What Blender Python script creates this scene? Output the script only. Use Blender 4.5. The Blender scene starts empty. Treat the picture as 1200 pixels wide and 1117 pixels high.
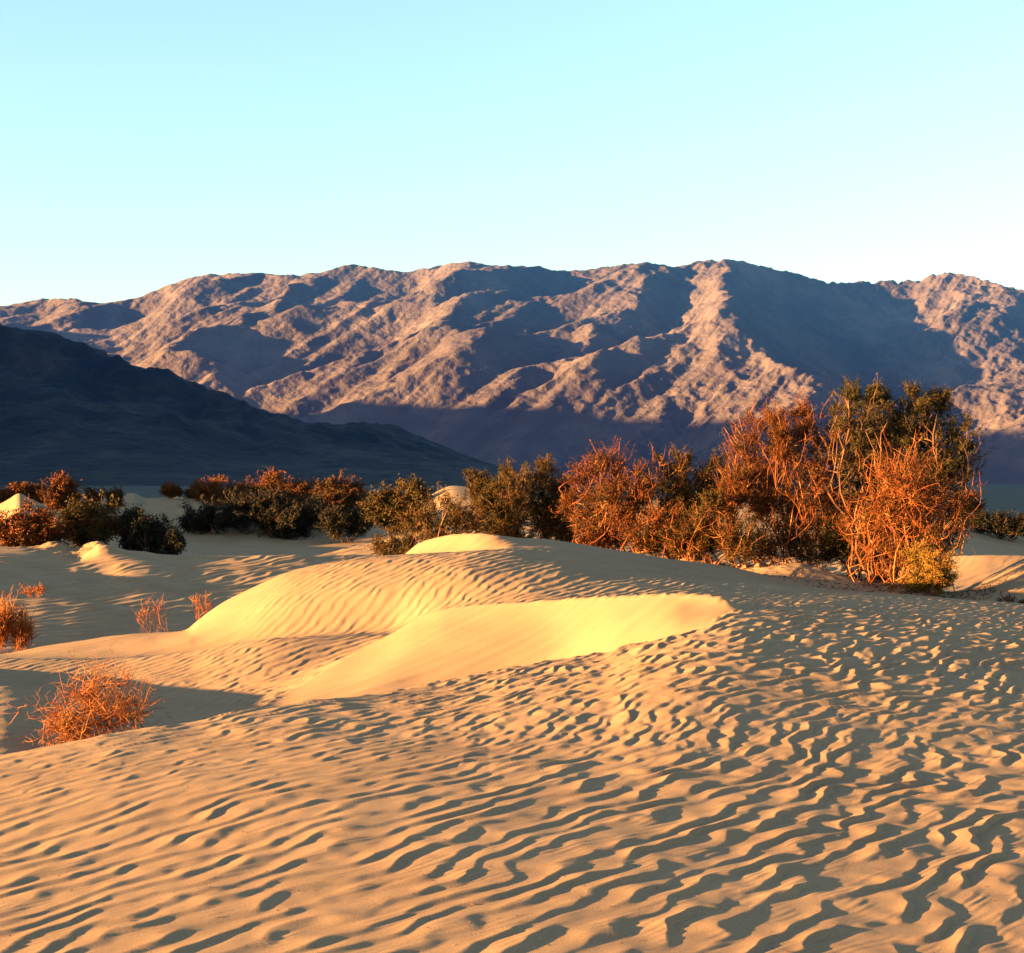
import bpy, math, random, time
import numpy as np
T0 = time.time()
R = math.radians
S = bpy.context.scene
COL = S.collection

# ------------------------------------------------------------------ camera
F = 1850.0          # focal length in pixels of a 1200 px wide picture
U0, V0 = 600.0, 565.0
CZ = 1.7            # eye height above z = 0
cd = bpy.data.cameras.new('camera'); cam = bpy.data.objects.new('camera', cd); COL.objects.link(cam)
cam.location = (0, 0, CZ); cam.rotation_euler = (R(90), 0, 0)
cd.sensor_width = 36; cd.lens = F/1200*36; cd.shift_y = (V0-558.5)/1200
cd.clip_start = 0.1; cd.clip_end = 80000
S.camera = cam

# ------------------------------------------------------------------ light
SUN_EL, SUN_AZ = 6.3, 20.0      # azimuth: degrees behind the camera's left hand
sdir = np.array([-math.cos(R(SUN_AZ)), -math.sin(R(SUN_AZ)), 0])*math.cos(R(SUN_EL)); sdir[2] = math.sin(R(SUN_EL))
ld = bpy.data.lights.new('sun', 'SUN'); sun = bpy.data.objects.new('sun', ld); COL.objects.link(sun)
ld.energy = 5.0; ld.angle = R(0.53); ld.color = (1.0, 0.585, 0.17)
import mathutils
sun.rotation_euler = mathutils.Vector(sdir).to_track_quat('Z', 'Y').to_euler()
W = bpy.data.worlds.new('World'); S.world = W; W.use_nodes = True
nt = W.node_tree; nt.nodes.clear()
sky = nt.nodes.new('ShaderNodeTexSky'); sky.sky_type = 'NISHITA'; sky.sun_disc = False
sky.sun_elevation = R(SUN_EL); sky.sun_rotation = math.atan2(sdir[0], sdir[1])
sky.air_density = 1.0; sky.dust_density = 0.6; sky.ozone_density = 1.0
bg = nt.nodes.new('ShaderNodeBackground'); bg.inputs[1].default_value = 0.050
wo = nt.nodes.new('ShaderNodeOutputWorld')
tint = nt.nodes.new('ShaderNodeMix'); tint.data_type = 'RGBA'; tint.blend_type = 'MULTIPLY'; tint.inputs[0].default_value = 1
tint.inputs[7].default_value = (0.80, 0.90, 0.83, 1)
nt.links.new(sky.outputs[0], tint.inputs[6]); nt.links.new(tint.outputs[2], bg.inputs[0]); nt.links.new(bg.outputs[0], wo.inputs[0])
S.view_settings.view_transform = 'Standard'; S.view_settings.look = 'None'
S.view_settings.gamma = 1.0; S.view_settings.exposure = 3.58
S.cycles.max_bounces = 4; S.cycles.diffuse_bounces = 2; S.cycles.glossy_bounces = 1
S.cycles.transmission_bounces = 2; S.cycles.transparent_max_bounces = 8; S.cycles.volume_bounces = 0
S.cycles.sample_clamp_indirect = 4

# ------------------------------------------------------------------ noise
def _perm(seed):
    p = np.random.RandomState(seed).permutation(256); return np.concatenate([p, p]).astype(np.int32)
_GA = np.random.RandomState(5).rand(256)*2*np.pi
_GX, _GY = np.cos(_GA).astype(np.float32), np.sin(_GA).astype(np.float32)
def perlin(x, y, seed=0):
    P = _perm(seed); x = np.asarray(x, np.float64); y = np.asarray(y, np.float64)
    xi = np.floor(x); yi = np.floor(y)
    fx = (x-xi).astype(np.float32); fy = (y-yi).astype(np.float32)
    xi = xi.astype(np.int64) & 255; yi = yi.astype(np.int64) & 255
    x1 = (xi+1) & 255; y1 = (yi+1) & 255
    def g(a, b, dx, dy):
        h = P[P[a]+b]; return _GX[h]*dx+_GY[h]*dy
    u = fx*fx*fx*(fx*(fx*6-15)+10); v = fy*fy*fy*(fy*(fy*6-15)+10)
    a = g(xi, yi, fx, fy); b = g(x1, yi, fx-1, fy); c = g(xi, y1, fx, fy-1); d = g(x1, y1, fx-1, fy-1)
    a = a+u*(b-a); c = c+u*(d-c); return (a+v*(c-a))*1.4
def fbm(x, y, seed, octv=4, lac=2.03, gain=0.5):
    r = 0; a = 1.0; f = 1.0
    for i in range(octv):
        r = r+a*perlin(x*f+i*17.3, y*f-i*9.1, seed+i); a *= gain; f *= lac
    return r
def ridged(x, y, seed, octv=5, gain=0.5):
    r = 0; a = 1.0; f = 1.0
    for i in range(octv):
        r = r+a*(1-2*np.abs(perlin(x*f+i*7.7, y*f+i*3.1, seed+i))); a *= gain; f *= 2.1
    return r
def sstep(a, b, x):
    t = np.clip((np.asarray(x, float)-a)/(b-a), 0, 1); return t*t*(3-2*t)

# ------------------------------------------------------------------ mesh helpers
def make_mesh(name, co, quads, smooth=True, mat=None, nv=4):
    me = bpy.data.meshes.new(name); co = np.asarray(co, np.float32); quads = np.asarray(quads, np.int32)
    me.vertices.add(len(co)); me.vertices.foreach_set('co', co.ravel())
    n = len(quads); me.loops.add(n*nv); me.loops.foreach_set('vertex_index', quads.ravel())
    me.polygons.add(n); me.polygons.foreach_set('loop_start', np.arange(0, n*nv, nv, dtype=np.int32))
    me.polygons.foreach_set('loop_total', np.full(n, nv, np.int32))
    me.update(calc_edges=True)
    me.polygons.foreach_set('use_smooth', np.full(n, smooth, bool))
    if mat: me.materials.append(mat)
    return me
def link(name, me, parent=None, **props):
    o = bpy.data.objects.new(name, me); COL.objects.link(o)
    if parent: o.parent = parent
    for k, v in props.items(): o[k] = v
    return o
def grid_quads(nr, nc, wrap=False):
    r = np.arange(nr-1)[:, None]*nc; c = np.arange(nc if wrap else nc-1)[None, :]; c2 = (c+1) % nc
    return np.stack([r+c, r+c2, r+nc+c2, r+nc+c], -1).reshape(-1, 4)

# ------------------------------------------------------------------ materials
def material(name, rough=0.9):
    m = bpy.data.materials.new(name); m.use_nodes = True
    b = m.node_tree.nodes['Principled BSDF']; b.inputs['Roughness'].default_value = rough
    b.inputs['Specular IOR Level'].default_value = 0.15
    return m, m.node_tree, b
def N(nt, t, **kw):
    n = nt.nodes.new(t)
    for k, v in kw.items(): setattr(n, k, v)
    return n
def noise_col(nt, scale, cols, detail=4, coord='Object', pos=None, rough=0.6):
    tc = N(nt, 'ShaderNodeTexCoord'); nz = N(nt, 'ShaderNodeTexNoise'); nz.inputs['Scale'].default_value = scale
    nz.inputs['Detail'].default_value = detail; nz.inputs['Roughness'].default_value = rough
    nt.links.new(tc.outputs[coord], nz.inputs['Vector'])
    cr = N(nt, 'ShaderNodeValToRGB'); e = cr.color_ramp.elements
    while len(e) < len(cols): e.new(0.5)
    for i, c in enumerate(cols):
        e[i].position = (pos[i] if pos else 0.3+0.4*i/(len(cols)-1)); e[i].color = (*c, 1)
    nt.links.new(nz.outputs['Fac'], cr.inputs['Fac']); return nz, cr, tc
def bump(nt, src, bs, strength, dist):
    b = N(nt, 'ShaderNodeBump'); b.inputs['Strength'].default_value = strength; b.inputs['Distance'].default_value = dist
    nt.links.new(src, b.inputs['Height']); nt.links.new(b.outputs[0], bs.inputs['Normal']); return b

def sand_material():
    m, nt, b = material('sand', 0.95)
    nz, cr, tc = noise_col(nt, 0.9, [(0.222, 0.130, 0.084), (0.267, 0.162, 0.104)], 6)
    n2 = N(nt, 'ShaderNodeTexNoise'); n2.inputs['Scale'].default_value = 230; n2.inputs['Detail'].default_value = 2
    nt.links.new(tc.outputs['Object'], n2.inputs['Vector'])
    mr = N(nt, 'ShaderNodeMapRange'); mr.inputs['From Min'].default_value = .3; mr.inputs['From Max'].default_value = .7
    mr.inputs['To Min'].default_value = .66; mr.inputs['To Max'].default_value = 1.28
    nt.links.new(n2.outputs['Fac'], mr.inputs['Value'])
    mx = N(nt, 'ShaderNodeMix', data_type='RGBA', blend_type='MULTIPLY'); mx.inputs[0].default_value = 1
    nt.links.new(cr.outputs[0], mx.inputs[6]); nt.links.new(mr.outputs[0], mx.inputs[7])
    nt.links.new(mx.outputs[2], b.inputs['Base Color'])
    bump(nt, n2.outputs['Fac'], b, 0.35, 0.004)
    return m
def rock_material(name, cols, scale, bs, bd):
    m, nt, b = material(name, 0.95)
    nz, cr, tc = noise_col(nt, scale, cols, 8, rough=0.7)
    nt.links.new(cr.outputs[0], b.inputs['Base Color'])
    n2 = N(nt, 'ShaderNodeTexNoise'); n2.inputs['Scale'].default_value = scale*6; n2.inputs['Detail'].default_value = 8
    nt.links.new(tc.outputs['Object'], n2.inputs['Vector']); bump(nt, n2.outputs['Fac'], b, bs, bd)
    return m
M_SAND = sand_material()
M_ROCK = rock_material('mountain_rock', [(0.052, 0.036, 0.044), (0.076, 0.055, 0.061), (0.126, 0.090, 0.094)], 0.0014, 1.0, 50)
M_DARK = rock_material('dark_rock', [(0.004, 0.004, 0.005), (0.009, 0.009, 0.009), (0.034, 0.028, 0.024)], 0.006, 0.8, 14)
M_PLAIN = rock_material('valley_gravel', [(0.022, 0.024, 0.028), (0.036, 0.036, 0.038)], 0.002, 0.3, 1)

# ------------------------------------------------------------------ dune surface
def pchip1(xs, ys, x):
    xs = np.asarray(xs, float); ys = np.asarray(ys, float); h = np.diff(xs); d = np.diff(ys)/h
    m = np.zeros(len(xs)); m[0] = d[0]; m[-1] = d[-1]
    for i in range(1, len(xs)-1):
        if d[i-1]*d[i] > 0:
            w1 = 2*h[i]+h[i-1]; w2 = h[i]+2*h[i-1]; m[i] = (w1+w2)/(w1/d[i-1]+w2/d[i])
    x = np.clip(x, xs[0], xs[-1]); k = np.clip(np.searchsorted(xs, x)-1, 0, len(xs)-2)
    t = (x-xs[k])/h[k]; hk = h[k]
    return (ys[k]*(1+2*t)*(1-t)**2+hk*m[k]*t*(1-t)**2+ys[k+1]*t*t*(3-2*t)+hk*m[k+1]*t*t*(t-1))
# every knot: list of (u, kind/value, Y): 'v' row of the photo or 'z' height below the eye; corner = sharp crease
def V(*p): return [(u, -(v-V0)*Y/F, Y) for u, v, Y in p]
def Z(*p): return [(u, z, Y) for u, z, Y in p]
KN = [
 (Z((-250, -1.72, .3), (1450, -1.72, .3)), 0),
 (Z((-250, -1.70, 3), (1450, -1.68, 3)), 0),
 (Z((-250, -1.74, 5.4), (0, -1.66, 5.4), (600, -1.61, 5.4), (1200, -1.63, 5.4), (1450, -1.70, 5.4)), 0),
 (Z((-250, -1.80, 7.8), (0, -1.70, 7.8), (600, -1.60, 7.5), (1200, -1.65, 7.5), (1450, -1.75, 7.5)), 0),
 # A foreground crest
 (V((-250, 965, 8.8), (0, 895, 9.6), (72, 878, 10), (150, 862, 10.4), (229, 849, 10.9), (297, 833, 11.4), (340, 828, 11.6), (394, 821, 12), (436, 817, 12.3), (493, 807, 12.7), (543, 797, 13), (600, 787, 13.1), (651, 778, 13.3), (708, 771, 13.4), (744, 759, 13.5), (800, 747, 13.6), (830, 735, 14.1), (862, 718, 15.0), (920, 718, 15.3), (1000, 722, 15.5), (1200, 740, 15.5), (1450, 765, 15.5)), 0),
 # B base of the slip face
 (Z((-250, -2.0, 10.8), (0, -1.98, 11.2), (150, -2.25, 12.4), (297, -2.30, 13.4), (400, -2.14, 14.1), (500, -2.08, 15.0), (640, -1.95, 15.2), (740, -1.68, 14.85), (800, -1.49, 14.8), (862, -1.27, 15.32), (1000, -1.41, 17), (1200, -1.56, 17), (1450, -1.85, 17)), 1),
 # B2 bank on the left / middle of the face
 (Z((-250, -1.74, 13.2), (-100, -1.76, 13.2), (0, -1.74, 13.3), (60, -1.84, 13.3), (110, -2.15, 13.4), (200, -2.32, 13.9), (297, -2.24, 14.3), (400, -2.03, 15.8), (500, -1.76, 16.3), (640, -1.60, 16.2), (740, -1.41, 15.6), (800, -1.29, 15.4), (862, -1.25, 15.4), (1000, -1.48, 18.6), (1200, -1.63, 18.6), (1450, -1.9, 18.6)), 0),
 # C brink
 (Z((-250, -1.7, 15), (-100, -2.0, 15), (0, -2.35, 15), (200, -2.36, 14.9))+V((297, 833, 15), (330, 815, 15.9), (400, 775, 17.1), (450, 748, 17.8), (490, 725, 17.9), (520, 714, 17.8), (560, 709, 17.6), (640, 704, 17.1), (720, 699, 16.5), (800, 696, 15.9), (830, 697, 15.7), (850, 701, 15.6), (866, 712, 15.55), (900, 714, 16.3), (1000, 707, 20), (1200, 719, 20), (1450, 745, 20)), 1),
 # D dip behind the brink
 (Z((-250, -1.9, 16.8), (-100, -2.0, 16.8), (0, -2.36, 16.6), (200, -2.34, 16.6), (297, -2.24, 16.9), (400, -2.03, 18.3), (450, -1.90, 18.8), (520, -1.62, 18.9), (640, -1.49, 18.8), (720, -1.41, 18.4), (800, -1.34, 17.9), (866, -1.38, 17.6), (1000, -1.59, 21), (1200, -1.73, 21), (1450, -2.0, 21)), 0),
 # E crest of the trough
 (V((-250, 790, 19), (0, 773, 19.3), (100, 773, 19.3), (210, 765, 19.3), (260, 758, 19.3), (330, 750, 19.3), (450, 745, 19.6), (520, 722, 19.8), (640, 704, 20), (800, 701, 20.3), (866, 702, 20.6), (1000, 700, 22.6), (1200, 714, 22.4), (1450, 736, 22.4)), 1),
 # E2
 (Z((-250, -2.35, 20.2), (0, -2.28, 20.2), (210, -2.18, 20.2), (330, -2.02, 20.2), (450, -1.92, 20.2), (520, -1.62, 20.4), (640, -1.39, 20.8), (800, -1.43, 21.5), (866, -1.50, 22), (1000, -1.68, 23.4), (1200, -1.82, 23.2), (1450, -2.1, 23.2)), 0),
 # F0 front of the second dune
 (Z((-250, -2.36, 20.9), (0, -2.32, 21), (180, -2.15, 21), (230, -2.04, 21.1), (270, -1.91, 21.1), (330, -1.66, 21.1), (400, -1.47, 21.2), (468, -1.34, 21.3), (560, -1.20, 21.5), (640, -1.20, 22), (720, -1.29, 23), (800, -1.41, 23.8), (866, -1.52, 24.2), (1000, -1.79, 24.5), (1200, -1.97, 24.2), (1450, -2.2, 23.9)), 0),
 # F crest of the second dune
 (V((-250, 785, 21.8), (0, 768, 22), (60, 757, 22.2), (150, 745, 22.3), (215, 740, 22.3), (232, 728, 22.4), (260, 708, 22.5), (300, 688, 22.7), (340, 670, 22.9), (400, 658, 23), (468, 651, 23), (530, 648, 23), (590, 645, 23.1), (640, 646, 23.7), (700, 652, 24.6), (760, 660, 25.5), (850, 674, 26.5), (928, 689, 27), (985, 697, 27), (1200, 713, 26), (1450, 730, 25)), 0),
 # G0
 (Z((-250, -3.0, 24.3), (0, -2.9, 24.3), (215, -2.75, 24.4), (300, -2.3, 24.8), (400, -1.7, 25.1), (468, -1.30, 25.2), (530, -1.14, 24.7), (575, -1.06, 24.2), (600, -1.0, 24.2), (640, -1.02, 24.9), (700, -1.15, 25.9), (760, -1.32, 26.9), (850, -1.60, 28), (928, -1.86, 28.4), (1000, -1.99, 28.6), (1200, -2.13, 27.5), (1450, -2.4, 26.5)), 0),
 # G crest of the top dune
 (Z((-250, -3.4, 28), (0, -3.3, 28), (215, -3.1, 27), (330, -2.7, 26), (420, -1.9, 25.5))+V((468, 655, 26.6), (490, 637, 26.4), (510, 630, 26.1), (535, 626, 25.7), (562, 625, 25.3), (582, 627, 25.1), (600, 629, 25.3), (640, 632, 26), (700, 641, 27.2), (760, 651, 28.2), (850, 664, 29.4), (928, 683, 30), (985, 693, 30.4), (1044, 697, 30.4), (1132, 705, 29.2), (1200, 709, 28.5), (1450, 722, 27.5)), 1),
 # H valley behind
 (Z((-250, -3.6, 33), (0, -3.45, 33), (215, -4.0, 33), (330, -3.9, 33), (500, -3.0, 33), (700, -2.4, 33), (900, -2.25, 32.4), (1060, -2.2, 32), (1120, -2.32, 29.8), (1200, -2.27, 29.4), (1450, -2.3, 29)), 0),
 # I left: first edge; right: lit dune
 (Z((-250, -3.3, 38))+V((-90, 705, 40), (0, 702, 40), (70, 703, 40), (150, 712, 40), (215, 722, 40), (260, 731, 40))+Z((330, -3.6, 40), (500, -3.0, 40), (700, -2.6, 40), (900, -2.5, 38), (1060, -2.5, 36))+V((1128, 700, 30.6), (1160, 687, 31.2), (1200, 665, 31.8), (1260, 642, 32.6), (1450, 620, 34)), 1),
 # I2
 (Z((-250, -1.7, 42.5), (-90, -2.55, 42), (0, -3.05, 42), (215, -3.6, 42), (330, -4.0, 42), (500, -3.1, 42), (700, -2.8, 42), (900, -2.8, 42), (1060, -2.7, 39))+V((1128, 692, 33), (1160, 675, 33.6), (1200, 654, 34.4), (1260, 632, 35), (1450, 612, 36)), 1),
 # J0
 (Z((-250, -1.9, 47.5), (0, -2.22, 48.4), (60, -2.42, 48.6), (88, -2.50, 48.8), (118, -2.47, 48.8), (150, -2.46, 48.8), (220, -2.75, 48.6), (300, -2.85, 48.6), (400, -3.0, 48.6), (600, -3.1, 46), (900, -3.1, 44), (1090, -3.25, 42), (1200, -3.25, 42), (1450, -3.0, 42)), 0),
 # J crest
 (Z((-250, -1.9, 48.5))+V((-90, 638, 50), (0, 640, 50), (20, 641, 50), (60, 648, 50), (88, 655, 50), (105, 645, 50), (118, 637, 50), (125, 638, 50), (145, 644, 50.5), (220, 650, 52), (300, 650, 52), (350, 652, 52), (400, 664, 52), (500, 670, 52), (900, 672, 50), (1090, 687, 47), (1200, 686, 47), (1450, 680, 47)), 1),
 # K
 (Z((-250, -1.5, 58), (0, -3.0, 58), (220, -3.4, 58), (330, -3.2, 58))+V((365, 653, 60), (400, 643, 60), (430, 637, 60), (480, 626, 60), (560, 620, 60), (900, 640, 58), (1100, 653, 51), (1160, 651, 50), (1200, 651, 50), (1450, 650, 50)), 1),
 # L
 (Z((-250, -1.5, 66))+V((-60, 612, 66), (0, 590, 66), (12, 583, 66), (22, 577, 66), (36, 584, 66), (60, 596, 66), (100, 612, 66))+Z((180, -2.8, 67), (260, -3.4, 68), (440, -3.5, 68), (600, -3.0, 68), (1000, -2.6, 66), (1200, -4.2, 66), (1450, -6.2, 66)), 1),
 # casting dune out of the frame on the left, foot of the far face
 (Z((-250, 2.6, 80), (-160, 0.9, 80), (-80, -1.5, 80), (0, -2.4, 78), (260, -2.9, 78), (440, -3.0, 78), (600, -2.6, 78), (1000, -2.0, 78), (1200, -3.8, 78), (1450, -6, 78)), 0),
 # M far crest
 (Z((-250, 2.2, 90), (-160, 0, 90))+V((-60, 592, 90), (60, 590, 90), (100, 588, 90), (140, 580, 90), (155, 578, 90), (172, 584, 90), (205, 582, 90), (240, 583, 90), (262, 588, 90), (330, 590, 90), (430, 592, 90), (490, 586, 90), (532, 569, 90), (550, 571, 90), (600, 580, 90), (700, 585, 90), (1000, 592, 90), (1100, 606, 90), (1150, 615, 90), (1200, 624, 90), (1450, 672, 90)), 0),
 (Z((-250, -3, 110), (600, -4.5, 110), (1450, -8, 110)), 0),
 (Z((-250, -6.5, 200), (1450, -8, 200)), 0),
 (Z((-250, -8, 700), (1450, -8, 700)), 0),
 (Z((-250, -9.2, 1500), (1450, -9.2, 1500)), 0),
]
def knot_arrays(u):
    z = np.array([pchip1([p[0] for p in k], [p[1] for p in k], u) for k, c in KN])
    y = np.array([pchip1([p[0] for p in k], [p[2] for p in k], u) for k, c in KN])
    return y, z
def column_height(Yk, Zk, Yq):
    """Hermite along the depth; creases where a knot is marked as a corner"""
    h = np.diff(Yk); d = np.diff(Zk)/h; n = len(Yk)
    mL = np.zeros(n); mR = np.zeros(n)
    for i in range(1, n-1):
        if KN[i][1]: mL[i] = d[i-1]; mR[i] = d[i]
        elif d[i-1]*d[i] > 0:
            w1 = 2*h[i]+h[i-1]; w2 = h[i]+2*h[i-1]; mL[i] = mR[i] = (w1+w2)/(w1/d[i-1]+w2/d[i])
        else: mL[i] = mR[i] = 0.0
    mR[0] = d[0]; mL[-1] = d[-1]
    k = np.clip(np.searchsorted(Yk, Yq)-1, 0, n-2); t = np.clip((Yq-Yk[k])/h[k], 0, 1); hk = h[k]
    return Zk[k]*(1+2*t)*(1-t)**2+hk*mR[k]*t*(1-t)**2+Zk[k+1]*t*t*(3-2*t)+hk*mL[k+1]*t*t*(t-1)

HUMM = []   # sand mounds gathered under shrubs: (x, y, rx, ry, h)
def px(u, v, Y): return ((u-U0)*Y/F, Y, CZ-(v-V0)*Y/F)
for (u, v, Y, rx, ry, h) in [(930, 690, 31.5, 1.9, 1.3, .42), (850, 690, 33.5, 2.2, 1.6, .45), (700, 690, 33.5, 2.5, 1.6, .5),
                             (590, 690, 35, 2.2, 2.0, .5), (1085, 690, 31, .9, .8, .18), (60, 650, 56, 3.0, 2.0, .5), (110, 650, 56, 1.8, 1.6, .4),
                             (340, 600, 84, 4, 3, .5)]:
    p = px(u, v, Y); HUMM.append((p[0], p[1], rx, ry, h))

def ripple_field(x, y, wild, c):
    """wind ripples: warped saw-tooth crests running from near left to far right"""
    cx, cy = 0.56, 0.83                      # along the crest
    wx, wy = perlin(x/2.6, y/2.6, 31), perlin(x/2.6+9, y/2.6+4, 32)
    xx = x+0.16*wx; yy = y+0.16*wy
    a = xx*cx+yy*cy; p = xx*cy-yy*cx         # p grows towards near right = down wind
    big = perlin(x/1.5, y/1.5, 40)
    lam = 0.165
    ph = p/lam+(.46+.20*wild)*perlin(a/.42, p/.30, 41)+(.16+.09*wild)*perlin(a/.17, p/.16, 42)+1.0*big
    f = ph-np.floor(ph)
    fl = np.clip((1-f)/(1-c), 0, 1); saw = np.where(f < c, (f/c)**1.15, fl*fl*(3-2*fl))
    amp = 0.0130*np.clip(0.85+(.62+.45*wild)*perlin(a/.38+3, p/.27, 43)+(.3+.25*wild)*perlin(a/.18, p/.15, 44), 0.06, 2.0)
    h = saw*amp
    # closer spaced ripples on the dunes beyond the first trough
    ph4 = p/.145+(.62-.2*sstep(16.5, 19, y))*perlin(a/.36, p/.24, 53)+(.22-.12*sstep(16.5, 19, y))*perlin(a/.15, p/.12, 60)+.8*perlin(x/1.3, y/1.3, 54); f4 = ph4-np.floor(ph4)
    fl = np.clip((1-f4)/.3, 0, 1); s4 = np.where(f4 < .7, f4/.7, fl*fl*(3-2*fl))
    ph5 = (xx*.70-yy*.71)/.068+.6*perlin(x/.25, y/.2, 57); f5 = ph5-np.floor(ph5); s5 = np.where(f5 < .65, f5/.65, (1-f5)/.35)
    calm = 1-.55*sstep(16.5, 19, y)
    h4 = s4*.0115*np.clip(.85+calm*(1.25*perlin(a/.30, p/.21, 55)+.45*perlin(a/.13, p/.11, 58)), .03, 2.2)+s5*.0030*np.clip(.3+perlin(a/.4, p/.3, 59)*1.6, 0, 1); mid = sstep(7.5, 11.5, y-.25*np.clip(x, -6, 3))
    h = h*(1-mid)+h4*mid
    p2 = xx*.66-yy*.75; a2 = xx*.75+yy*.66
    ph2 = p2/.052+0.7*perlin(a2/.30, p2/.12, 45); f2 = ph2-np.floor(ph2); s2 = np.where(f2 < .62, f2/.62, (1-f2)/.38)
    h = h+0.0036*s2*np.clip(.25+perlin(a/.30, p/.15, 46)*1.8, 0, 1)*(1-.6*mid)
    h = h+0.003*perlin(x/.35, y/.35, 47)
    big2 = sstep(28.5, 31, y)
    ph3 = p/.36+.5*perlin(a/.9, p/.5, 48)+1.0*perlin(x/2.4, y/2.4, 49); f3 = ph3-np.floor(ph3)
    fl = np.clip((1-f3)/(1-c), 0, 1); s3 = np.where(f3 < c, f3/c, fl*fl*(3-2*fl))
    h3 = s3*.050*np.clip(.8+.9*perlin(a/.9, p/.5, 50), .1, 1.7)
    return h*(1-big2)+h3*big2
print('t noise ready', time.time()-T0)

def build_dunes():
    # angles: dense inside the view, sparse around
    dense = np.linspace(-R(19.6), R(19.6), 1120)
    st = dense[1]-dense[0]; side = []
    a = dense[-1]; s = st
    while a < math.pi-s:
        s = min(s*1.045, R(2.5)); a += s; side.append(a)
    side = [t for t in side if t < math.pi-R(.5)]
    th = np.concatenate([-np.array(side[::-1]), dense, np.array(side)]).astype(float)
    rows = [0.25, .6, 1, 1.5, 2, 2.5, 3, 3.5]; r = 3.9
    while r < 1500:
        rows.append(r)
        if r < 10: r += max(.010, r*r/(1578*1.62)*.62)
        elif r < 31.5: r += .030
        elif r < 60: r += .075
        elif r < 100: r += .28
        else: r *= 1.03
    rows.append(1500); rr = np.array(rows)
    nr, nc = len(rr), len(th)
    print('dune grid', nr, nc)
    u = U0+F*np.tan(np.clip(th, -R(24.5), R(24.5))); u = np.clip(u, -250, 1450)
    cth = np.cos(np.clip(th, -R(24.5), R(24.5)))
    Yk, Zk = knot_arrays(u)
    ker = np.exp(-np.linspace(-2, 2, 41)**2); ker /= ker.sum()
    for kk in range(2, 5):
        for A_ in (Yk, Zk): A_[kk] = np.convolve(np.pad(A_[kk], 20, mode='edge'), ker, 'valid')
    z = np.zeros((nr, nc))
    for j in range(nc): z[:, j] = column_height(Yk[:, j], Zk[:, j], rr*cth[j])
    # close the ring behind the camera
    back = sstep(R(100), R(178), np.abs(th))
    zl, zr = z[:, 0].copy(), z[:, -1].copy(); zm = 0.5*(zl+zr)
    z = z*(1-back)[None, :]+zm[:, None]*back[None, :]
    x = rr[:, None]*np.sin(th)[None, :]; y = rr[:, None]*np.cos(th)[None, :]
    # soften creases a little
    for it in range(3):
        z[1:-1] = .25*z[:-2]+.5*z[1:-1]+.25*z[2:]
        z[:, 1:-1] = .25*z[:, :-2]+.5*z[:, 1:-1]+.25*z[:, 2:]
    for (hx, hy, rx, ry, hh) in HUMM:
        q = ((x-hx)/rx)**2+((y-hy)/ry)**2
        z = z+hh*np.exp(-q*1.4)*(1+.25*perlin(x*1.2, y*1.2, 71)+.05*perlin(x*4.5, y*4.5, 72))
    far = sstep(30, 60, rr)[:, None]
    z = z+fbm(x/1.9, y/1.9, 61, 3)*0.016*sstep(3, 8, rr)[:, None]*(1-far)+fbm(x/7., y/7., 64, 3)*0.10*far*(1-sstep(85, 95, rr)*.5)[:, None]
    dune = sstep(120, 300, rr)[:, None]*(1-sstep(1200, 1450, rr)[:, None])
    z = z+dune*ridged(x/90., y/60., 66, 3)*.25
    # ripples fade on slip faces
    gy = np.gradient(z, axis=0)/np.gradient(rr)[:, None]
    gx = np.gradient(z, axis=1)/(np.gradient(th)[None, :]*rr[:, None])
    sl = np.hypot(gx, gy); toward_sun = -(gx*sdir[0]*-1+gy*sdir[1]*-1)   # + : falls towards the sun
    k = np.ones(5)/5
    m = 1-sstep(.60, .85, sl)
    Yg_ = rr[:, None]*cth[None, :]; uu = u[None, :]+0*Yg_
    def kn(i, off=0.0): return (Yk[i]+off)[None, :]
    def band(ya, yb, e=.12): return sstep(ya-e, ya+e, Yg_)*(1-sstep(yb-e, yb+e, Yg_))
    def rng(a, b, e=18): return sstep(a-e, a+e, uu)*(1-sstep(b-e, b+e, uu))
    m = m*(1-band(kn(5), kn(7))*rng(300, 862, 8))*(1-band(kn(10), kn(12), .3)*rng(205, 292, 26))
    m = m*(1-band(kn(13), kn(14), .2)*rng(455, 592, 6))*(1-.85*sstep(0, 1.2, Yg_-kn(12, .2))*rng(600, 2000, 20)*(Yg_ < 32))
    m = m*(1-.9*sstep(29, 30, Yg_)*sstep(1080, 1130, uu))*(1-.9*band(kn(18, 1), kn(19), .4)*rng(70, 330, 15)*0)
    m = m*(1-.8*band(kn(10), kn(12), .3)*(1-sstep(190, 230, uu)))
    near = rr < 62; 
    wild = np.clip(np.interp(u, [-250, 150, 600, 1000], [.1, .25, .8, 1.2])[None, :]*np.interp(rr[near], [4, 8, 12, 16, 26], [.6, .8, 1.1, 1, .6])[:, None], 0, 1.3)
    cc = np.interp(u, [0, 500, 900], [.58, .68, .74])[None, :]+0*wild
    rip = ripple_field(x[near], y[near], wild, cc)
    amp = m[near]*np.interp(rr[near], [0, 5, 9, 13, 20, 40, 62], [.76, .82, 1.1, 1.35, 1.4, 1.5, .9])[:, None]
    lf = np.interp(u, [-250, 200, 600, 900, 1200], [.54, .68, 1.05, 1.35, 1.45])[None, :]
    lf = 1+(lf-1)*np.interp(rr[near], [4, 6, 10, 13], [.25, .4, 1, 1])[:, None]
    rip = rip*amp*lf
    # faint slide marks on the slip faces
    xs, ys = x[near], y[near]
    rip = rip+(1-m[near])*(0.010*perlin((xs*.62-ys*.78)/.16, (xs*.78+ys*.62)/2.6, 52)+0.003*perlin((xs*.62-ys*.78)/.06, (xs*.78+ys*.62)/1.2, 56))
    z[near] += rip
    co = np.stack([x, y, z+CZ], -1).reshape(-1, 3)
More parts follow.
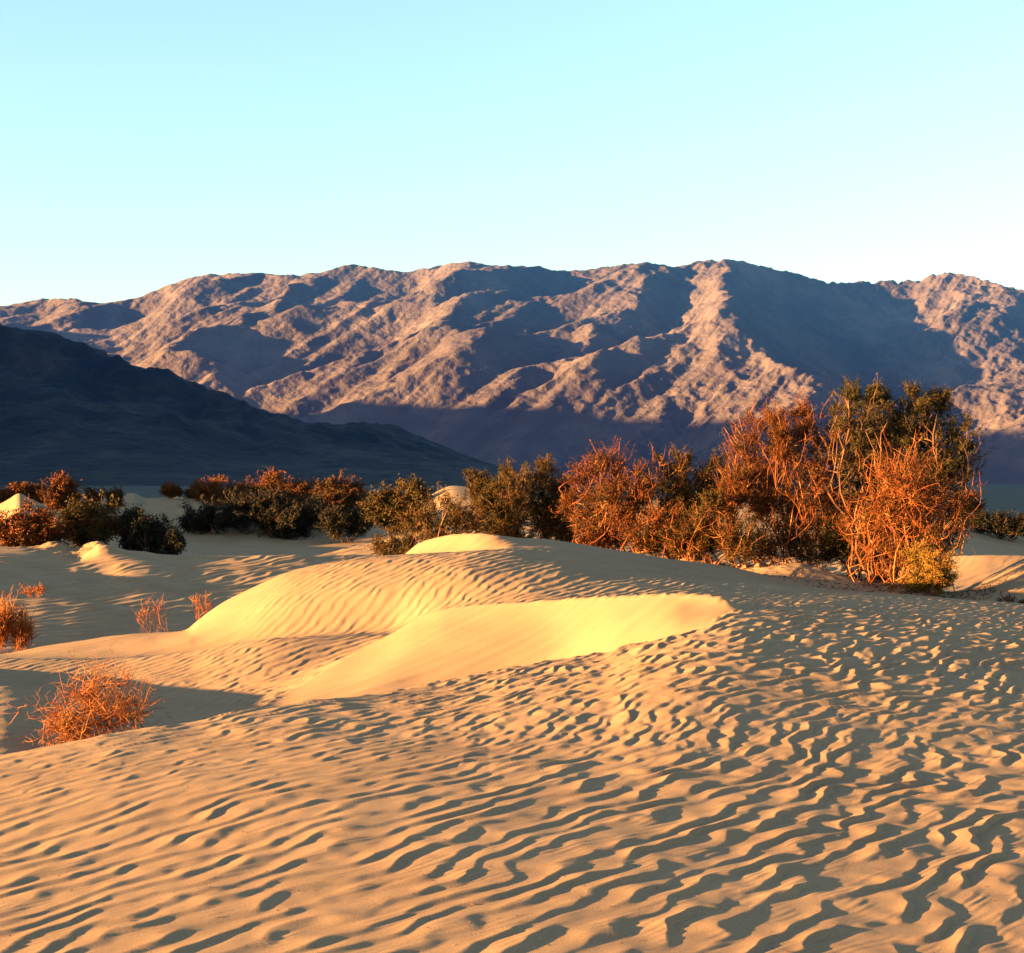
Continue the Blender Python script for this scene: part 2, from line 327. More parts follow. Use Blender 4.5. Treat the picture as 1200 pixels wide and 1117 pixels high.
    me = make_mesh('sand_dunes', co, grid_quads(nr, nc, True)[:, ::-1], True, M_SAND)
    me.materials.append(M_PLAIN); mi = np.zeros((nr-1, nc), np.int32); mi[rr[:-1] > 130] = 1
    me.polygons.foreach_set('material_index', mi.ravel())
    o = link('sand_dunes', me, None, kind='structure', label='rippled golden sand dunes with pale slip faces')
    return rr, th, x, y, z
DR, DTH, DX, DY, DZ = build_dunes()
print('t dunes', time.time()-T0)
def ground_z(x, y):
    r = math.hypot(x, y); t = math.atan2(x, y)
    i = min(np.searchsorted(DR, r), len(DR)-1); j = min(np.searchsorted(DTH, t), len(DTH)-1)
    return float(DZ[i, j])+CZ

# ------------------------------------------------------------------ valley floor
def build_floor():
    rr = np.concatenate([[1, 600, 1100], np.geomspace(1400, 40000, 60)]); th = np.linspace(-math.pi, math.pi, 181)[:-1]
    x = rr[:, None]*np.sin(th); y = rr[:, None]*np.cos(th)
    z = -8.6+CZ+0*x+sstep(3000, 9000, rr)[:, None]*60*fbm(x/2600, y/2600, 90, 3)*.1
    me = make_mesh('valley_floor', np.stack([x, y, z], -1).reshape(-1, 3), grid_quads(len(rr), len(th), True)[:, ::-1], True, M_PLAIN)
    link('valley_floor', me, None, kind='structure', label='flat shaded valley floor below the mountains')
build_floor()

# ------------------------------------------------------------------ far mountains (eroded by running water in code)
def erode(z, dx, steps, K, up, smax):
    ny, nx = z.shape; n = ny*nx
    offs = [(-1, -1), (-1, 0), (-1, 1), (0, -1), (0, 1), (1, -1), (1, 0), (1, 1)]
    idx = np.arange(n).reshape(ny, nx)
    for s in range(steps):
        best = np.zeros((ny, nx)); rec = idx.copy(); dist = np.full((ny, nx), dx, float)
        zp = np.pad(z, 1, mode='edge'); ip = np.pad(idx, 1, mode='edge')
        for dy, dxx in offs:
            d = dx*math.hypot(dy, dxx); zz = zp[1+dy:1+dy+ny, 1+dxx:1+dxx+nx]; sl = (z-zz)/d
            b = sl > best; best = np.where(b, sl, best); rec = np.where(b, ip[1+dy:1+dy+ny, 1+dxx:1+dxx+nx], rec); dist = np.where(b, d, dist)
        zf = z.ravel(); order = np.argsort(zf)
        rl = rec.ravel().tolist(); dl = dist.ravel().tolist(); A = [dx*dx]*n
        for i in order[::-1].tolist():
            r = rl[i]
            if r != i: A[r] += A[i]
        Fq = (K*np.sqrt(np.array(A))/dist.ravel()).tolist(); zl = (zf+up.ravel()).tolist()
        for i in order.tolist():
            r = rl[i]
            if r != i:
                q = (zl[i]+Fq[i]*zl[r])/(1+Fq[i]); c = zl[r]+smax*dl[i]
                zl[i] = c if q > c else q
        z = np.array(zl).reshape(ny, nx)
        pit = (rec == idx); pit[0] = False
        zp = np.pad(z, 1, mode='edge'); av = (zp[:-2, 1:-1]+zp[2:, 1:-1]+zp[1:-1, :-2]+zp[1:-1, 2:])/4
        z = np.where(pit, av+.5, z); z[0] = np.minimum(z[0], 5)
        z = z+0.05*(av-z)
    return z
def resample(z, fy, fx):
    def cub(a, n2):
        n = a.shape[0]; t = np.linspace(0, n-1, n2); i = np.clip(t.astype(int), 0, n-2); f = (t-i)[:, None]
        p0 = a[np.clip(i-1, 0, n-1)]; p1 = a[i]; p2 = a[i+1]; p3 = a[np.clip(i+2, 0, n-1)]
        return p1+.5*f*(p2-p0+f*(2*p0-5*p1+4*p2-p3+f*(3*(p1-p2)+p3-p0)))
    z = cub(z, fy); return cub(z.T, fx).T
TOP = [(-420, 370), (-60, 366), (0, 357), (40, 350), (75, 347), (120, 353), (160, 347), (200, 331), (240, 320), (290, 318), (340, 320), (380, 316), (410, 308), (440, 312), (475, 316), (520, 308), (545, 304), (580, 309), (615, 309), (660, 315), (700, 312), (760, 305), (790, 311), (815, 305), (850, 301), (885, 308), (930, 317), (980, 329), (1030, 327), (1075, 327), (1095, 319), (1120, 317), (1150, 325), (1200, 337), (1260, 345), (1620, 360)]
def build_mountains():
    Y1, YT, Y2 = 8600., 12600., 14200.; X1, X2 = -6400., 6400.
    nx, ny = 400, 175
    ys = np.linspace(Y1, Y2, ny); xs = np.linspace(X1, X2, nx); Xg, Yg = np.meshgrid(xs, ys)
    SH = 0.75
    Xw = Xg+SH*(Yg-YT)                       # sheared: spurs run down to the near left
    def base(Xw, Yg):
        u = U0+F*Xw/YT
        top = (V0-pchip1([p[0] for p in TOP], [p[1] for p in TOP], u))*YT/F
        t = np.clip((Yg-Y1)/(YT-Y1), 0, 1); b = np.clip((Y2-Yg)/(Y2-YT), 0, 1)
        return np.where(Yg < YT, top*t**1.15, top*(.55+.45*b)), u, t
    b, u, t = base(Xw, Yg)
    vrow = V0-b*F/Yg
    # macro shape: long spur falling from the summit to (870, 470), wide canyon right of it, sunny spur on the right
    uu = U0+F*Xw/Yg
    spur = np.interp(t, [0, .35, .7, 1], [900, 865, 830, 800]); can = np.interp(t, [0, .35, .7, 1], [1120, 1085, 1060, 1040])
    macro = 190*np.exp(-((uu-spur)/55)**2)*np.sin(np.pi*np.clip(t, 0, 1))**.7
    macro -= 270*np.exp(-((uu-can+25)/75)**2)*np.sin(np.pi*np.clip(t, 0, 1))**.8
    macro += 240*np.exp(-((uu-1190)/65)**2)*np.sin(np.pi*np.clip(t, 0, 1))**.7
    z = np.maximum(b+macro+fbm(Xg/900, Yg/900, 101, 5, 2.03, .6)*250, 0)
    up = 9*sstep(0, 500, b)+macro*.02
    z = erode(z, 32., 40, 0.012, up, 0.80)
    # detail grid
    NX, NY = 1150, 430
    zz = resample(z, NY, NX); Xf = np.linspace(X1, X2, NX)[None, :]+0*np.zeros((NY, 1)); Yf = np.linspace(Y1, Y2, NY)[:, None]+0*Xf
    Xf = Xf+SH*(Yf-YT)
    rel = sstep(20, 500, zz)
    Xs = Xf-SH*(Yf-YT)
    zz = zz+rel*(ridged(Xf/340, Yf/340, 111, 6, .60)*(14+16*sstep(0, 1800, Xf))+ridged(Xs/110, Yf/420, 121, 4, .6)*(5+4*sstep(0, 1500, Xf)))
    # fit the skyline: per direction the highest sight line must touch the traced one
    uf = U0+F*Xf/Yf; el = zz/Yf*F
    ub = np.arange(-300, 1501, 6.); mxe = np.zeros(len(ub)); k = np.clip(((uf+300)/6).round().astype(int), 0, len(ub)-1)
    np.maximum.at(mxe, k.ravel(), el.ravel())
    tgt = V0-pchip1([p[0] for p in TOP], [p[1] for p in TOP], ub)
    s = np.where(mxe > 10, tgt/np.maximum(mxe, 10), 1)
    s = np.convolve(np.pad(s, 2, mode='edge'), [.1, .2, .4, .2, .1], 'valid')
    zz = zz*np.interp(uf, ub, s)*1.0
    co = np.stack([Xf, Yf, zz-12+CZ], -1).reshape(-1, 3)
    me = make_mesh('mountain_range', co, grid_quads(NY, NX), True, M_ROCK)
    link('mountain_range', me, None, kind='structure', label='long pinkish brown desert mountain range with deep blue shadows')
build_mountains()
print('t mountains', time.time()-T0)

def build_hill():
    sk = [(-700, 250), (-200, 330), (0, 378), (30, 384), (60, 387), (100, 410), (130, 424), (170, 440), (200, 447), (230, 462), (280, 480), (330, 492), (360, 500), (400, 505), (440, 507), (465, 511), (500, 519), (540, 531), (600, 548), (700, 566)]
    YC = 5200.; X = np.linspace(-3600, 500, 420); Yv = np.linspace(3500, 7000, 180); Xg, Yg = np.meshgrid(X, Yv)
    u = U0+F*Xg/Yg; top = (V0-pchip1([p[0] for p in sk], [p[1] for p in sk], u))
    t = np.where(Yg < YC, (Yg-3500)/(YC-3500), (7000-Yg)/(7000-YC)); t = np.clip(t, 0, 1)
    z = top*Yg/F*(t**1.2)
    z = z+sstep(0, 1, t)*(1-sstep(.9, 1, t)*.75)*(ridged(Xg/500, Yg/500, 131, 6, .55)*48*sstep(5, 200, z))+fbm(Xg/70, Yg/70, 141, 3)*4
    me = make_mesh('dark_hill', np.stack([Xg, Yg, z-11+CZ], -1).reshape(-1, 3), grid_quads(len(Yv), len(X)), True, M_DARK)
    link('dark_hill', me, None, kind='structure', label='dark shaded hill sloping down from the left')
build_hill()
def build_west():
    X = np.linspace(-9800, -4600, 120); Yv = np.linspace(-3600, 13500, 300); Xg, Yg = np.meshgrid(X, Yv)
    q = Yg-Xg*math.tan(R(SUN_AZ))
    h = np.interp(q, [-1200, 120, 250, 1700, 4400, 6900, 8600, 10000, 11800, 14400, 16000], [150, 350, 1150, 1250, 1450, 1600, 1580, 1230, 900, 700, 500])
    t = 1-np.abs(Xg+6600)/2300; t = np.clip(t, 0, 1)
    z = h*.89*t**.9+ridged(Xg/900, Yg/900, 151, 5)*70*sstep(0, .4, t)*(h/1900)
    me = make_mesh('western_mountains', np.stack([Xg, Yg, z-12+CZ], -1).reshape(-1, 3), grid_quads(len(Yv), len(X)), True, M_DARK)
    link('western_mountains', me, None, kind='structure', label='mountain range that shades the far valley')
build_west()

HAZE = True
if HAZE:
    def build_haze():
        x1, x2, y1, y2, z1, z2 = -13000, 13000, -6000, 17000, -40, 2600
        co = [(x, y, z) for z in (z1, z2) for y in (y1, y2) for x in (x1, x2)]
        q = [(0, 2, 3, 1), (4, 5, 7, 6), (0, 1, 5, 4), (2, 6, 7, 3), (0, 4, 6, 2), (1, 3, 7, 5)]
        m = bpy.data.materials.new('air'); m.use_nodes = True; nt = m.node_tree; nt.nodes.clear()
        v = nt.nodes.new('ShaderNodeVolumePrincipled'); v.inputs['Color'].default_value = (.02, .20, 1, 1)
        v.inputs['Density'].default_value = 1.15e-5; v.inputs['Anisotropy'].default_value = 0.0
        o = nt.nodes.new('ShaderNodeOutputMaterial'); nt.links.new(v.outputs[0], o.inputs['Volume'])
        link('haze', make_mesh('haze', co, q, False, m), None, kind='stuff', label='thin blue haze in the air of the valley')
    build_haze()
# ------------------------------------------------------------------ shrubs
def leaf_material(name, cols, scale=1.3):
    m, nt, b = material(name, 0.75)
    nz, cr, tc = noise_col(nt, scale, cols, 3)
    g = N(nt, 'ShaderNodeNewGeometry'); mr = N(nt, 'ShaderNodeMapRange')
    mr.inputs['To Min'].default_value = .45; mr.inputs['To Max'].default_value = 1.6
    nt.links.new(g.outputs['Random Per Island'], mr.inputs['Value'])
    mx = N(nt, 'ShaderNodeMix', data_type='RGBA', blend_type='MULTIPLY'); mx.inputs[0].default_value = 1
    nt.links.new(cr.outputs[0], mx.inputs[6]); nt.links.new(mr.outputs[0], mx.inputs[7])
    nt.links.new(mx.outputs[2], b.inputs['Base Color']); return m
LM = {
 'olive': leaf_material('olive_leaves', [(0.0536, 0.0168, 0.003), (0.0382, 0.0216, 0.0037), (0.0229, 0.0179, 0.0037)]),
 'rust': leaf_material('rusty_leaves', [(0.0663, 0.0163, 0.0018), (0.0449, 0.0129, 0.002), (0.0238, 0.0204, 0.0051)]),
 'orange': leaf_material('orange_leaves', [(0.1197, 0.0248, 0.0035), (0.0816, 0.0216, 0.0035), (0.0381, 0.0162, 0.0028)]),
 'green': leaf_material('green_leaves', [(0.0179, 0.0131, 0.0043), (0.0265, 0.0197, 0.0047), (0.0459, 0.0212, 0.0047)]),
 'dark': leaf_material('dark_shaded_leaves', [(0.016, 0.0081, 0.0029), (0.0088, 0.0066, 0.0029), (0.0048, 0.0048, 0.0029)]),  # near black; holds the shade of the lower far shrubs in its colour
 'yellow': leaf_material('yellow_leaves', [(0.18, 0.0773, 0.011), (0.12, 0.0662, 0.011), (0.078, 0.0442, 0.0099)]),
}
TM = {
 'red': leaf_material('red_twigs', [(0.0795, 0.0155, 0.0033), (0.1469, 0.0342, 0.0072), (0.2814, 0.1139, 0.0396)], 3),
 'brown': leaf_material('brown_twigs', [(0.042, 0.018, 0.0116), (0.084, 0.0322, 0.018), (0.196, 0.0966, 0.058)], 2),
 'straw': leaf_material('dry_twigs', [(0.1432, 0.0314, 0.0073), (0.1983, 0.0578, 0.0145), (0.2865, 0.13, 0.0446)], 5),
 'pale': leaf_material('pale_wood', [(0.42, 0.2898, 0.2061), (0.49, 0.3542, 0.2705)], 3),
 'grass': leaf_material('dry_grass', [(0.154, 0.0354, 0.009), (0.196, 0.0547, 0.0142), (0.252, 0.1095, 0.0386)], 5),
}
def tubes(P, r0, r1, sides=4, ref=None):
    """P (paths, points, 3) -> vertices and quads of tapered tubes"""
    n, k, _ = P.shape
    T = np.gradient(P, axis=1); T /= np.linalg.norm(T, axis=2, keepdims=True)+1e-9
    ref = np.random.RandomState(n).normal(size=(n, 1, 3))+0*T
    A = np.cross(T, ref); A /= np.linalg.norm(A, axis=2, keepdims=True)+1e-9
    B = np.cross(T, A); t = np.linspace(0, 1, k)[None, :]
    rad = (np.asarray(r0).reshape(-1, 1)*(1-t)+np.asarray(r1).reshape(-1, 1)*t)
    vs = []
    for s in range(sides):
        a = 2*math.pi*s/sides; vs.append(P+rad[:, :, None]*(math.cos(a)*A+math.sin(a)*B))
    Vv = np.stack(vs, 2).reshape(-1, 3)
    base = (np.arange(n)*k*sides)[:, None, None]+(np.arange(k-1)*sides)[None, :, None]
    s = np.arange(sides)[None, None, :]; s2 = (s+1) % sides
    Q = np.stack([base+s, base+s2, base+sides+s2, base+sides+s], -1).reshape(-1, 4)
    return Vv, Q
def curves(a, b, k, gn, rs, lift=0.0):
    """gnarled paths from points a to points b"""
    t = np.linspace(0, 1, k)[None, :, None]; L = np.linalg.norm(b-a, axis=1)[:, None, None]
    P = a[:, None, :]*(1-t)+b[:, None, :]*t
    w = np.cumsum(rs.normal(size=(len(a), k, 3)), axis=1); w -= w[:, :1]; w = w-t*w[:, -1:]
    P = P+w*L*gn/math.sqrt(k)*1.0
    for it in range(2): P[:, 1:-1] = .25*P[:, :-2]+.5*P[:, 1:-1]+.25*P[:, 2:]
    P[:, :, 2] += (np.sin(np.pi*t[:, :, 0])*L[:, :, 0])*lift
    return P
def shrub(name, label, cat, group, base, Y, lobes, leaf, twig, seed, sec=26, ter=7, lf=9, leaflen=.06, leafw=.018,
          bare=0.0, r=.035, tw=.006, gn=.28, depth=.85, spread=1.0, reach=.42, foliage='foliage', trunk='branches', up=.25, sides=4):
    rs = np.random.RandomState(seed); s = Y/F
    bx = (base[0]-U0)*s; by = Y; bz = ground_z(bx, by)
    root = bpy.data.objects.new(name, None); COL.objects.link(root); root.location = (bx, by, bz)
    root['label'] = label; root['category'] = cat
    if group: root['group'] = group
    VV, QQ, nv = [], [], 0; LC, LD = [], []
    def add(vq):
        nonlocal nv
        VV.append(vq[0]); QQ.append(vq[1]+nv); nv += len(vq[0])
    O = np.array([bx, by, bz])
    for (lu, lv, ru, rv) in lobes:
        c = np.array([(lu-U0)*s, Y+rs.uniform(-1, 1)*ru*s*.6, CZ-(lv-V0)*s]); rad = np.array([ru*s, ru*s*depth, rv*s])
        ng = max(2, int(2+ru*s*2)); st = O+np.c_[rs.normal(size=(ng, 2))*.12*spread*min(1, s*60), np.full(ng, -.05)]
        st[:, 0] += (c[0]-O[0])*.25*spread*rs.rand(ng)
        for q in range(ng): st[q, 2] = ground_z(st[q, 0], st[q, 1])-.06
        en = c+rs.normal(size=(ng, 3))*rad*.35
        main = curves(st, en, 16, gn*.8, rs, .04); add(tubes(main, r*rs.uniform(.5, .95, ng), r*.25, 5))
        ns = int(sec*max(.4, (ru*rv)/1500.)) if s*ru > .2 else sec//2
        gi = rs.randint(ng, size=ns); k = rs.randint(6, 16, size=ns); a = main[gi, k]
        d = rs.normal(size=(ns, 3)); d /= np.linalg.norm(d, axis=1)[:, None]; d[:, 2] += up
        e = c+d*rad*(rs.rand(ns, 1)**.4)*.88
        secp = curves(a, e, 12, gn, rs, .03); add(tubes(secp, r*.30*rs.uniform(.6, 1.2, ns), max(tw*1.2, r*.12), sides))
        nt_ = ns*ter; gi = rs.randint(ns, size=nt_); k = rs.randint(3, 12, size=nt_); a = secp[gi, k]
        d2 = rs.normal(size=(nt_, 3)); d2 /= np.linalg.norm(d2, axis=1)[:, None]
        out = (a-c)/rad; out /= np.linalg.norm(out, axis=1)[:, None]+.3
        d2 = d2*.8+out*.8; d2[:, 2] += up
        ln = (reach*rad.mean())*rs.uniform(.35, 1.25, size=(nt_, 1))
        e = a+d2*ln
        for ax in range(3): pass
        e[:, 2] = np.maximum(e[:, 2], bz-.15)
        terp = curves(a, e, 6, gn*.75, rs, 0); add(tubes(terp, tw*1.5, tw*.7, 3))
        keep = rs.rand(nt_) >= bare
        tp = terp[keep]
        if len(tp) and lf > 0:
            an = tp[:, 1:, :].repeat(lf, 0).reshape(-1, 3)
            dr = (tp[:, -1]-tp[:, 0]); dr = dr[:, None, :].repeat(5, 1).repeat(lf, 0).reshape(-1, 3)
            m = rs.rand(len(an)) < .62; an, dr = an[m], dr[m]
            dr /= np.linalg.norm(dr, axis=1)[:, None]+1e-9
            LC.append(an+rs.normal(size=an.shape)*leaflen*.65); LD.append(dr)
    Vb = np.concatenate(VV)-O; Qb = np.concatenate(QQ)
    br = link(trunk, make_mesh(trunk, Vb, Qb, True, TM[twig]), root)
    if LC:
        C = np.concatenate(LC)-O; D = np.concatenate(LD); n = len(C)
        D = D*.7+rs.normal(size=D.shape)*.6; D[:, 2] += .2; D /= np.linalg.norm(D, axis=1)[:, None]
        E = np.cross(D, rs.normal(size=D.shape)); E /= np.linalg.norm(E, axis=1)[:, None]
        L = leaflen*rs.uniform(.6, 1.4, (n, 1)); w = leafw*rs.uniform(.6, 1.4, (n, 1))
        Vl = np.stack([C-D*L*.5, C+E*w*.5, C+D*L*.5, C-E*w*.5], 1).reshape(-1, 3)
        link(foliage, make_mesh(foliage, Vl, np.arange(n*4).reshape(-1, 4), False, LM[leaf]), root)
    return root
GB = 'desert shrubs between the dunes'
near = dict(leaflen=.055, leafw=.014, spread=3.5)
def S_(label, base, Y, lobes, leaf, twig, seed, name='desert_shrub', cat='shrub', group=GB, **k):
    return shrub(name, label, cat, group, base, Y, lobes, leaf, twig, seed, **k)
S_('tallest shrub, dark green feathery crown rising behind the tangle of orange branches', (1040, 688), 32.6,
   [(1005, 505, 30, 38), (1004, 466, 13, 18), (1026, 470, 10, 16), (1028, 540, 45, 40), (1072, 480, 22, 18), (1068, 512, 34, 28), (1102, 468, 13, 9), (1126, 512, 20, 16), (1112, 550, 34, 34), (1136, 592, 20, 12), (1050, 590, 55, 36), (1040, 640, 60, 32), (990, 640, 36, 34), (1095, 630, 36, 26)],
   'green', 'brown', 11, name='tall_shrub', sec=38, ter=11, lf=13, r=.045, tw=.005, reach=.5, up=.45, **{**near, 'spread': 1.6})
S_('tangle of twisted bare orange branches with few leaves, in front of the tallest shrub', (1036, 692), 31.0,
   [(1040, 575, 50, 46), (1085, 585, 48, 40), (1075, 545, 38, 30), (1070, 645, 42, 22), (1015, 610, 34, 36), (1120, 600, 30, 24), (1132, 568, 24, 24), (1050, 655, 40, 20)],
   'rust', 'red', 12, name='bare_shrub', sec=32, ter=8, lf=5, bare=.55, r=.021, tw=.0045, gn=.38, up=.3, **near)
S_('large rusty brown shrub with upright reddish stems, left of the tallest shrub', (915, 672), 33.0,
   [(880, 545, 40, 44), (925, 520, 38, 40), (935, 488, 24, 16), (905, 495, 20, 16), (962, 545, 34, 48), (905, 595, 55, 36), (862, 590, 34, 36), (975, 600, 34, 36), (940, 625, 50, 28), (885, 645, 50, 22), (960, 655, 44, 18)],
   'rust', 'red', 13, name='desert_shrub', sec=34, ter=10, lf=10, bare=.28, r=.021, tw=.0045, up=.5, **near)
S_('olive brown shrub with thin bare stems poking from its top, between two rusty shrubs', (800, 660), 34.0,
   [(790, 545, 22, 20), (785, 575, 34, 34), (825, 590, 34, 42), (800, 620, 45, 28), (842, 555, 22, 30), (835, 640, 45, 24), (790, 642, 40, 18)],
   'olive', 'red', 14, sec=34, ter=12, lf=11, bare=.12, r=.03, tw=.005, up=.4, **near)
S_('red shrub whose leafless red branches fan out to the left', (735, 652), 33.5,
   [(700, 560, 38, 32), (722, 598, 48, 36), (675, 600, 30, 24), (752, 575, 32, 34), (755, 622, 55, 22), (690, 628, 36, 16), (770, 636, 46, 18), (715, 636, 40, 14)],
   'rust', 'red', 15, name='red_shrub', sec=38, ter=12, lf=9, bare=.38, r=.03, tw=.005, gn=.32, up=.35, **near)
S_('dense dark olive shrub with orange left side, behind the small crescent slip face', (605, 645), 36.0,
   [(600, 575, 38, 28), (640, 572, 32, 26), (572, 592, 32, 28), (556, 566, 15, 16), (642, 608, 38, 24), (592, 612, 42, 24), (662, 590, 18, 26), (670, 622, 30, 20)],
   'olive', 'brown', 16, sec=44, ter=11, lf=14, r=.03, **near)
S_('low olive brown shrub trailing down to the left beside the small crescent slip face', (495, 650), 34.5,
   [(522, 600, 32, 22), (490, 618, 32, 20), (452, 642, 20, 12), (548, 615, 26, 22), (475, 638, 30, 14)],
   'olive', 'brown', 17, name='low_shrub', sec=44, ter=9, lf=11, r=.03, **near)
S_('dark shrub with orange tips, between the distant band and the low trailing shrub', (470, 618), 62.0,
   [(452, 584, 20, 16), (485, 578, 26, 14), (470, 600, 34, 20), (440, 600, 16, 14)],
   'olive', 'brown', 18, sec=60, ter=8, lf=10, leaflen=.11, leafw=.045, tw=.012)
S_('low rusty undergrowth filling the gap left of the large shrub with upright reddish stems', (846, 672), 32.4,
   [(828, 622, 34, 26), (862, 636, 40, 24), (800, 636, 34, 16), (838, 588, 20, 26)],
   'olive', 'red', 20, name='low_shrub', sec=40, ter=11, lf=9, bare=.25, r=.026, tw=.005, up=.3, **near)
S_('yellowish green bush at the foot of the twisted orange branches, near the right dune', (1096, 694), 30.2,
   [(1092, 662, 28, 20), (1108, 678, 26, 13), (1074, 652, 18, 14), (1070, 682, 20, 10)],
   'yellow', 'straw', 19, name='low_shrub', sec=60, ter=9, lf=9, leaflen=.045, leafw=.012, tw=.004, r=.02)
fk = dict(leaflen=.12, leafw=.05, tw=.012, r=.04, sec=75, ter=9, lf=12, reach=.6)
S_('leftmost orange shrub of the distant band, low and sunlit on a dune top', (255, 592), 89.0, [(250, 578, 26, 9), (232, 583, 14, 7), (280, 584, 22, 8), (300, 590, 26, 8), (266, 590, 30, 8)], 'orange', 'red', 21, **fk)
S_('orange shrub in the middle of the distant band, highest of that band', (328, 596), 88.0, [(325, 577, 24, 15), (352, 584, 18, 14), (308, 586, 16, 12), (338, 592, 30, 12), (312, 598, 34, 12), (368, 592, 20, 14)], 'orange', 'red', 22, **fk)
S_('rightmost shrub of the distant band, dark brown with a pointed top', (398, 602), 86.0, [(385, 576, 12, 12), (402, 584, 22, 14), (422, 590, 14, 14), (392, 596, 28, 12), (376, 588, 16, 14)], 'rust', 'brown', 23, **fk)
S_('long shrub with shade put into its leaf colour, hanging down the shaded dune slope below the distant orange band', (335, 640), 80.0,  # shade side of the band, its darkness set by leaf colour
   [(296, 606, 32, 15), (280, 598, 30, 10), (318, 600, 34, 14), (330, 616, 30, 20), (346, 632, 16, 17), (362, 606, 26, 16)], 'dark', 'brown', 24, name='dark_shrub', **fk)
S_('small sprawling shrub, leaves coloured dark for shade, at the left end of the shaded dune slope', (250, 620), 80.0,
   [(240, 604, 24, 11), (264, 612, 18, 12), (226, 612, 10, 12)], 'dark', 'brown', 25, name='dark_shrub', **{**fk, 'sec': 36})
S_('shrub with leaves coloured dark for shade, under the pointed end of the distant band, on shaded sand', (405, 622), 78.0,
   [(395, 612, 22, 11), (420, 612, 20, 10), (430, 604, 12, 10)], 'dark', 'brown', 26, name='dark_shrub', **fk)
S_('tiny orange bush alone on the skyline dune left of the distant band', (199, 582), 89.0, [(198, 576, 9, 6), (206, 578, 6, 4)], 'orange', 'red', 27, name='small_bush', cat='bush', **{**fk, 'sec': 40})
lk = dict(leaflen=.11, leafw=.042, tw=.010, r=.045, sec=50, ter=8, lf=10)
S_('russet shrub at the left edge, in front of the yellow pointed dune', (25, 640), 56.0, [(10, 622, 26, 16), (42, 612, 28, 20), (62, 628, 22, 16), (20, 634, 26, 10)], 'orange', 'red', 31, **lk)
S_('dark shrub with a rusty top in the middle of the left cluster', (105, 640), 57.0, [(82, 606, 24, 18), (112, 604, 26, 20), (128, 620, 24, 20), (90, 626, 26, 14)], 'olive', 'brown', 32, **lk)
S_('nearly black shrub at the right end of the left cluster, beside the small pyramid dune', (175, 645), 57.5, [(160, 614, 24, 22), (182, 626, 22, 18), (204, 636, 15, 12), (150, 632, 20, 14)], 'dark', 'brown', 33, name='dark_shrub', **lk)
S_('round orange shrub standing up behind the left cluster, right of the yellow pointed dune', (76, 600), 70.0, [(72, 572, 16, 14), (84, 578, 14, 14), (66, 586, 12, 12)], 'orange', 'red', 34, **lk)
S_('low reddish shrub on the skyline behind the yellow pointed dune', (18, 588), 76.0, [(6, 580, 14, 7), (26, 575, 12, 7), (44, 576, 12, 5)], 'orange', 'red', 35, name='small_bush', cat='bush', **lk)
S_('thin reddish shrub between the round orange shrub and the lit skyline dune', (120, 590), 80.0, [(112, 582, 14, 6), (135, 582, 10, 5)], 'rust', 'red', 36, name='small_bush', cat='bush', **{**fk, 'sec': 30})
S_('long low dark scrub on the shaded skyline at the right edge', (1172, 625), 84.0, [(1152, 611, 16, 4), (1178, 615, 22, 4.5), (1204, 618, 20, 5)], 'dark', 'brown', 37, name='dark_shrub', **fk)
# dry bushes without leaves
dk = dict(lf=0, leaf='rust', depth=.9)
def dry(label, base, Y, lobes, twig, seed, name, cat, **k):
    return shrub(name, label, cat, k.pop('group', 'dry plants on the sand'), base, Y, lobes, 'rust', twig, seed, lf=0, trunk='twigs', **k)
dry('nearest dry bush, a tangled ball of bare orange twigs behind the foreground crest', (104, 880), 11.7,
    [(96, 835, 34, 30), (128, 838, 30, 26), (112, 808, 34, 20), (78, 850, 16, 18), (158, 835, 22, 20)], 'straw', 41, 'dry_bush', 'bush',
    sec=62, ter=10, r=.006, tw=.0015, gn=.8, up=.15, reach=.8)
dry('reddish feathery dry grass clump cut off by the left edge', (12, 768), 22.4, [(8, 742, 22, 22), (24, 748, 14, 17), (-10, 745, 20, 20)], 'grass', 42, 'grass_clump', 'grass clump',
    sec=150, ter=9, r=.006, tw=.0032, gn=.16, up=.9, reach=.6)
dry('thin reddish dry plant standing left on the shaded sand beyond the sunlit strip', (176, 738), 26.5, [(168, 722, 11, 11), (184, 716, 9, 15)], 'grass', 43, 'dry_plant', 'plant',
    sec=26, ter=5, r=.006, tw=.003, gn=.3, up=.8)
dry('small dry plant half hidden behind the steep left end of the second dune', (238, 728), 25.6, [(240, 712, 10, 12), (228, 706, 7, 12)], 'grass', 44, 'dry_plant', 'plant',
    sec=30, ter=5, r=.006, tw=.003, gn=.3, up=.8)
dry('flat patch of reddish dry stems on the shaded rippled slope at the left', (40, 700), 40.6, [(30, 695, 14, 4), (48, 693, 10, 5)], 'grass', 45, 'dry_plant', 'plant',
    sec=60, ter=7, r=.008, tw=.005, gn=.3, up=.4)
dry('brown dry tuft lying on the lit dune at the right edge', (1188, 704), 28.6, [(1182, 703, 14, 4), (1200, 706, 12, 4)], 'brown', 46, 'dry_tuft', 'tuft',
    sec=60, ter=6, r=.01, tw=.005, gn=.5, up=.1)
dry('pale dead branch lying on the far shaded dune left of the distant band', (210, 586), 88.5, [(213, 584, 7, 2.5), (205, 583, 5, 2)], 'pale', 47, 'dead_branch', 'branch',
    group='', sec=8, ter=3, r=.08, tw=.03, gn=.4, up=.1)

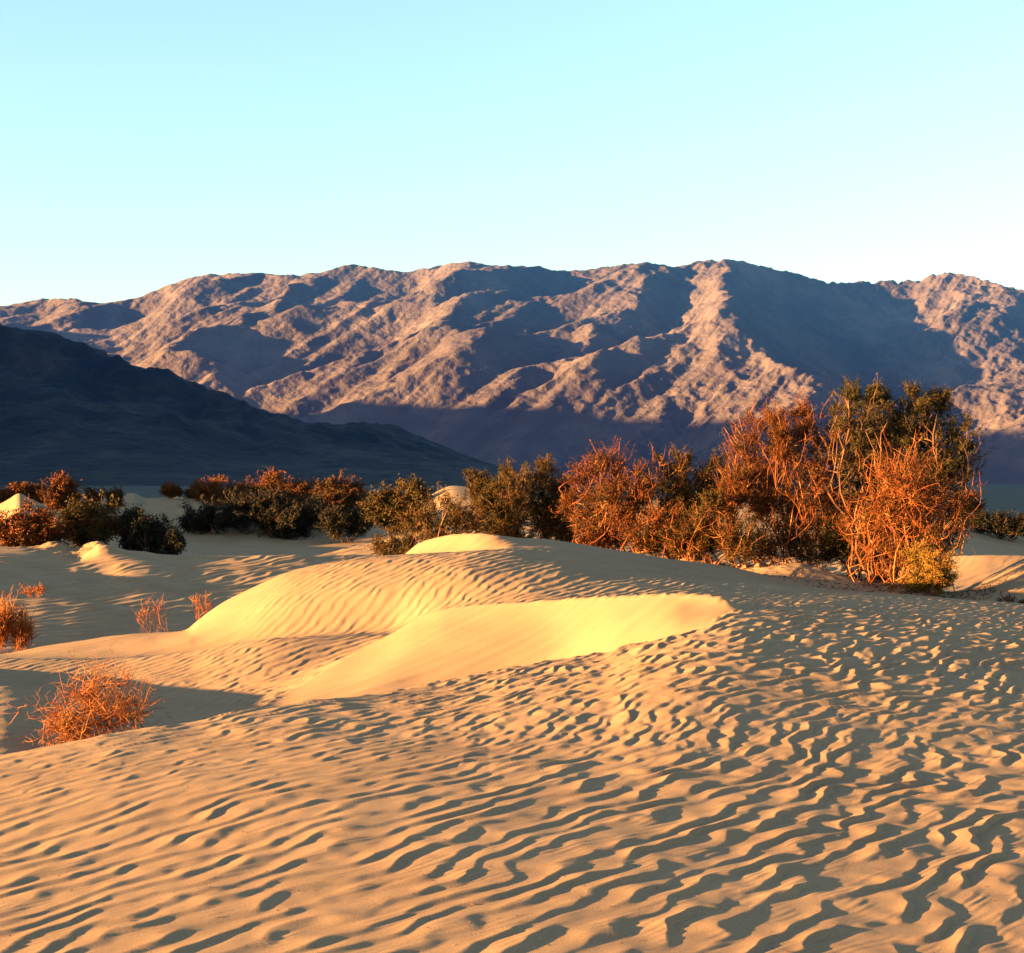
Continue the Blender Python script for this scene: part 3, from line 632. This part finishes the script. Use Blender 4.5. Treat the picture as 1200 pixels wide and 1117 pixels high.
def litter():
    rs = np.random.RandomState(77); C = []
    for (hx, hy, rx, ry, hh) in HUMM[:6]:
        n = 1500; a = rs.rand(n)*2*math.pi; q = np.sqrt(rs.rand(n))*1.5
        for xx, yy in zip(hx+np.cos(a)*q*rx, hy+np.sin(a)*q*ry): C.append((xx, yy, ground_z(xx, yy)+.012))
    C = np.array(C); n = len(C); D = rs.normal(size=(n, 3)); D[:, 2] *= .35; D /= np.linalg.norm(D, axis=1)[:, None]
    E = np.cross(D, rs.normal(size=(n, 3))*np.array([.3, .3, 1])); E /= np.linalg.norm(E, axis=1)[:, None]
    L = rs.uniform(.03, .13, (n, 1)); w = rs.uniform(.01, .03, (n, 1))
    Vl = np.stack([C-D*L*.5, C+E*w*.5, C+D*L*.5, C-E*w*.5], 1).reshape(-1, 3)
    link('leaf_litter', make_mesh('leaf_litter', Vl, np.arange(n*4).reshape(-1, 4), False, TM['brown']), None, kind='stuff', label='brown twigs and dead leaves on the sand mounds under the shrubs')
litter()
def debris():
    rs = np.random.RandomState(99); n = 1400; C = []
    for i in range(n):
        yy = 4.6*(26/4.6)**rs.rand(); xx = rs.uniform(-.42, .42)*yy; C.append((xx, yy, ground_z(xx, yy)+.002))
    C = np.array(C); D = rs.normal(size=(n, 3)); D[:, 2] *= .25; D /= np.linalg.norm(D, axis=1)[:, None]
    E = np.cross(D, np.array([0, 0, 1.])+rs.normal(size=(n, 3))*.2); E /= np.linalg.norm(E, axis=1)[:, None]; U = np.cross(D, E)
    L = rs.uniform(.003, .016, (n, 1)); L[:60] *= 2.5; w = rs.uniform(.0012, .003, (n, 1))
    Vl = np.stack([C-D*L*.5, C+E*w, C+D*L*.5, C-E*w, C+U*w, C-U*w], 1).reshape(-1, 3)
    f = np.array([(0, 1, 4), (1, 2, 4), (2, 3, 4), (3, 0, 4), (1, 0, 5), (2, 1, 5), (3, 2, 5), (0, 3, 5)])
    link('sand_debris', make_mesh('sand_debris', Vl, (np.arange(n)[:, None, None]*6+f).reshape(-1, 3), False, TM['brown'], 3), None, kind='stuff', label='tiny dark bits of twig and grit scattered on the sand')
debris()
print('t total', time.time()-T0)
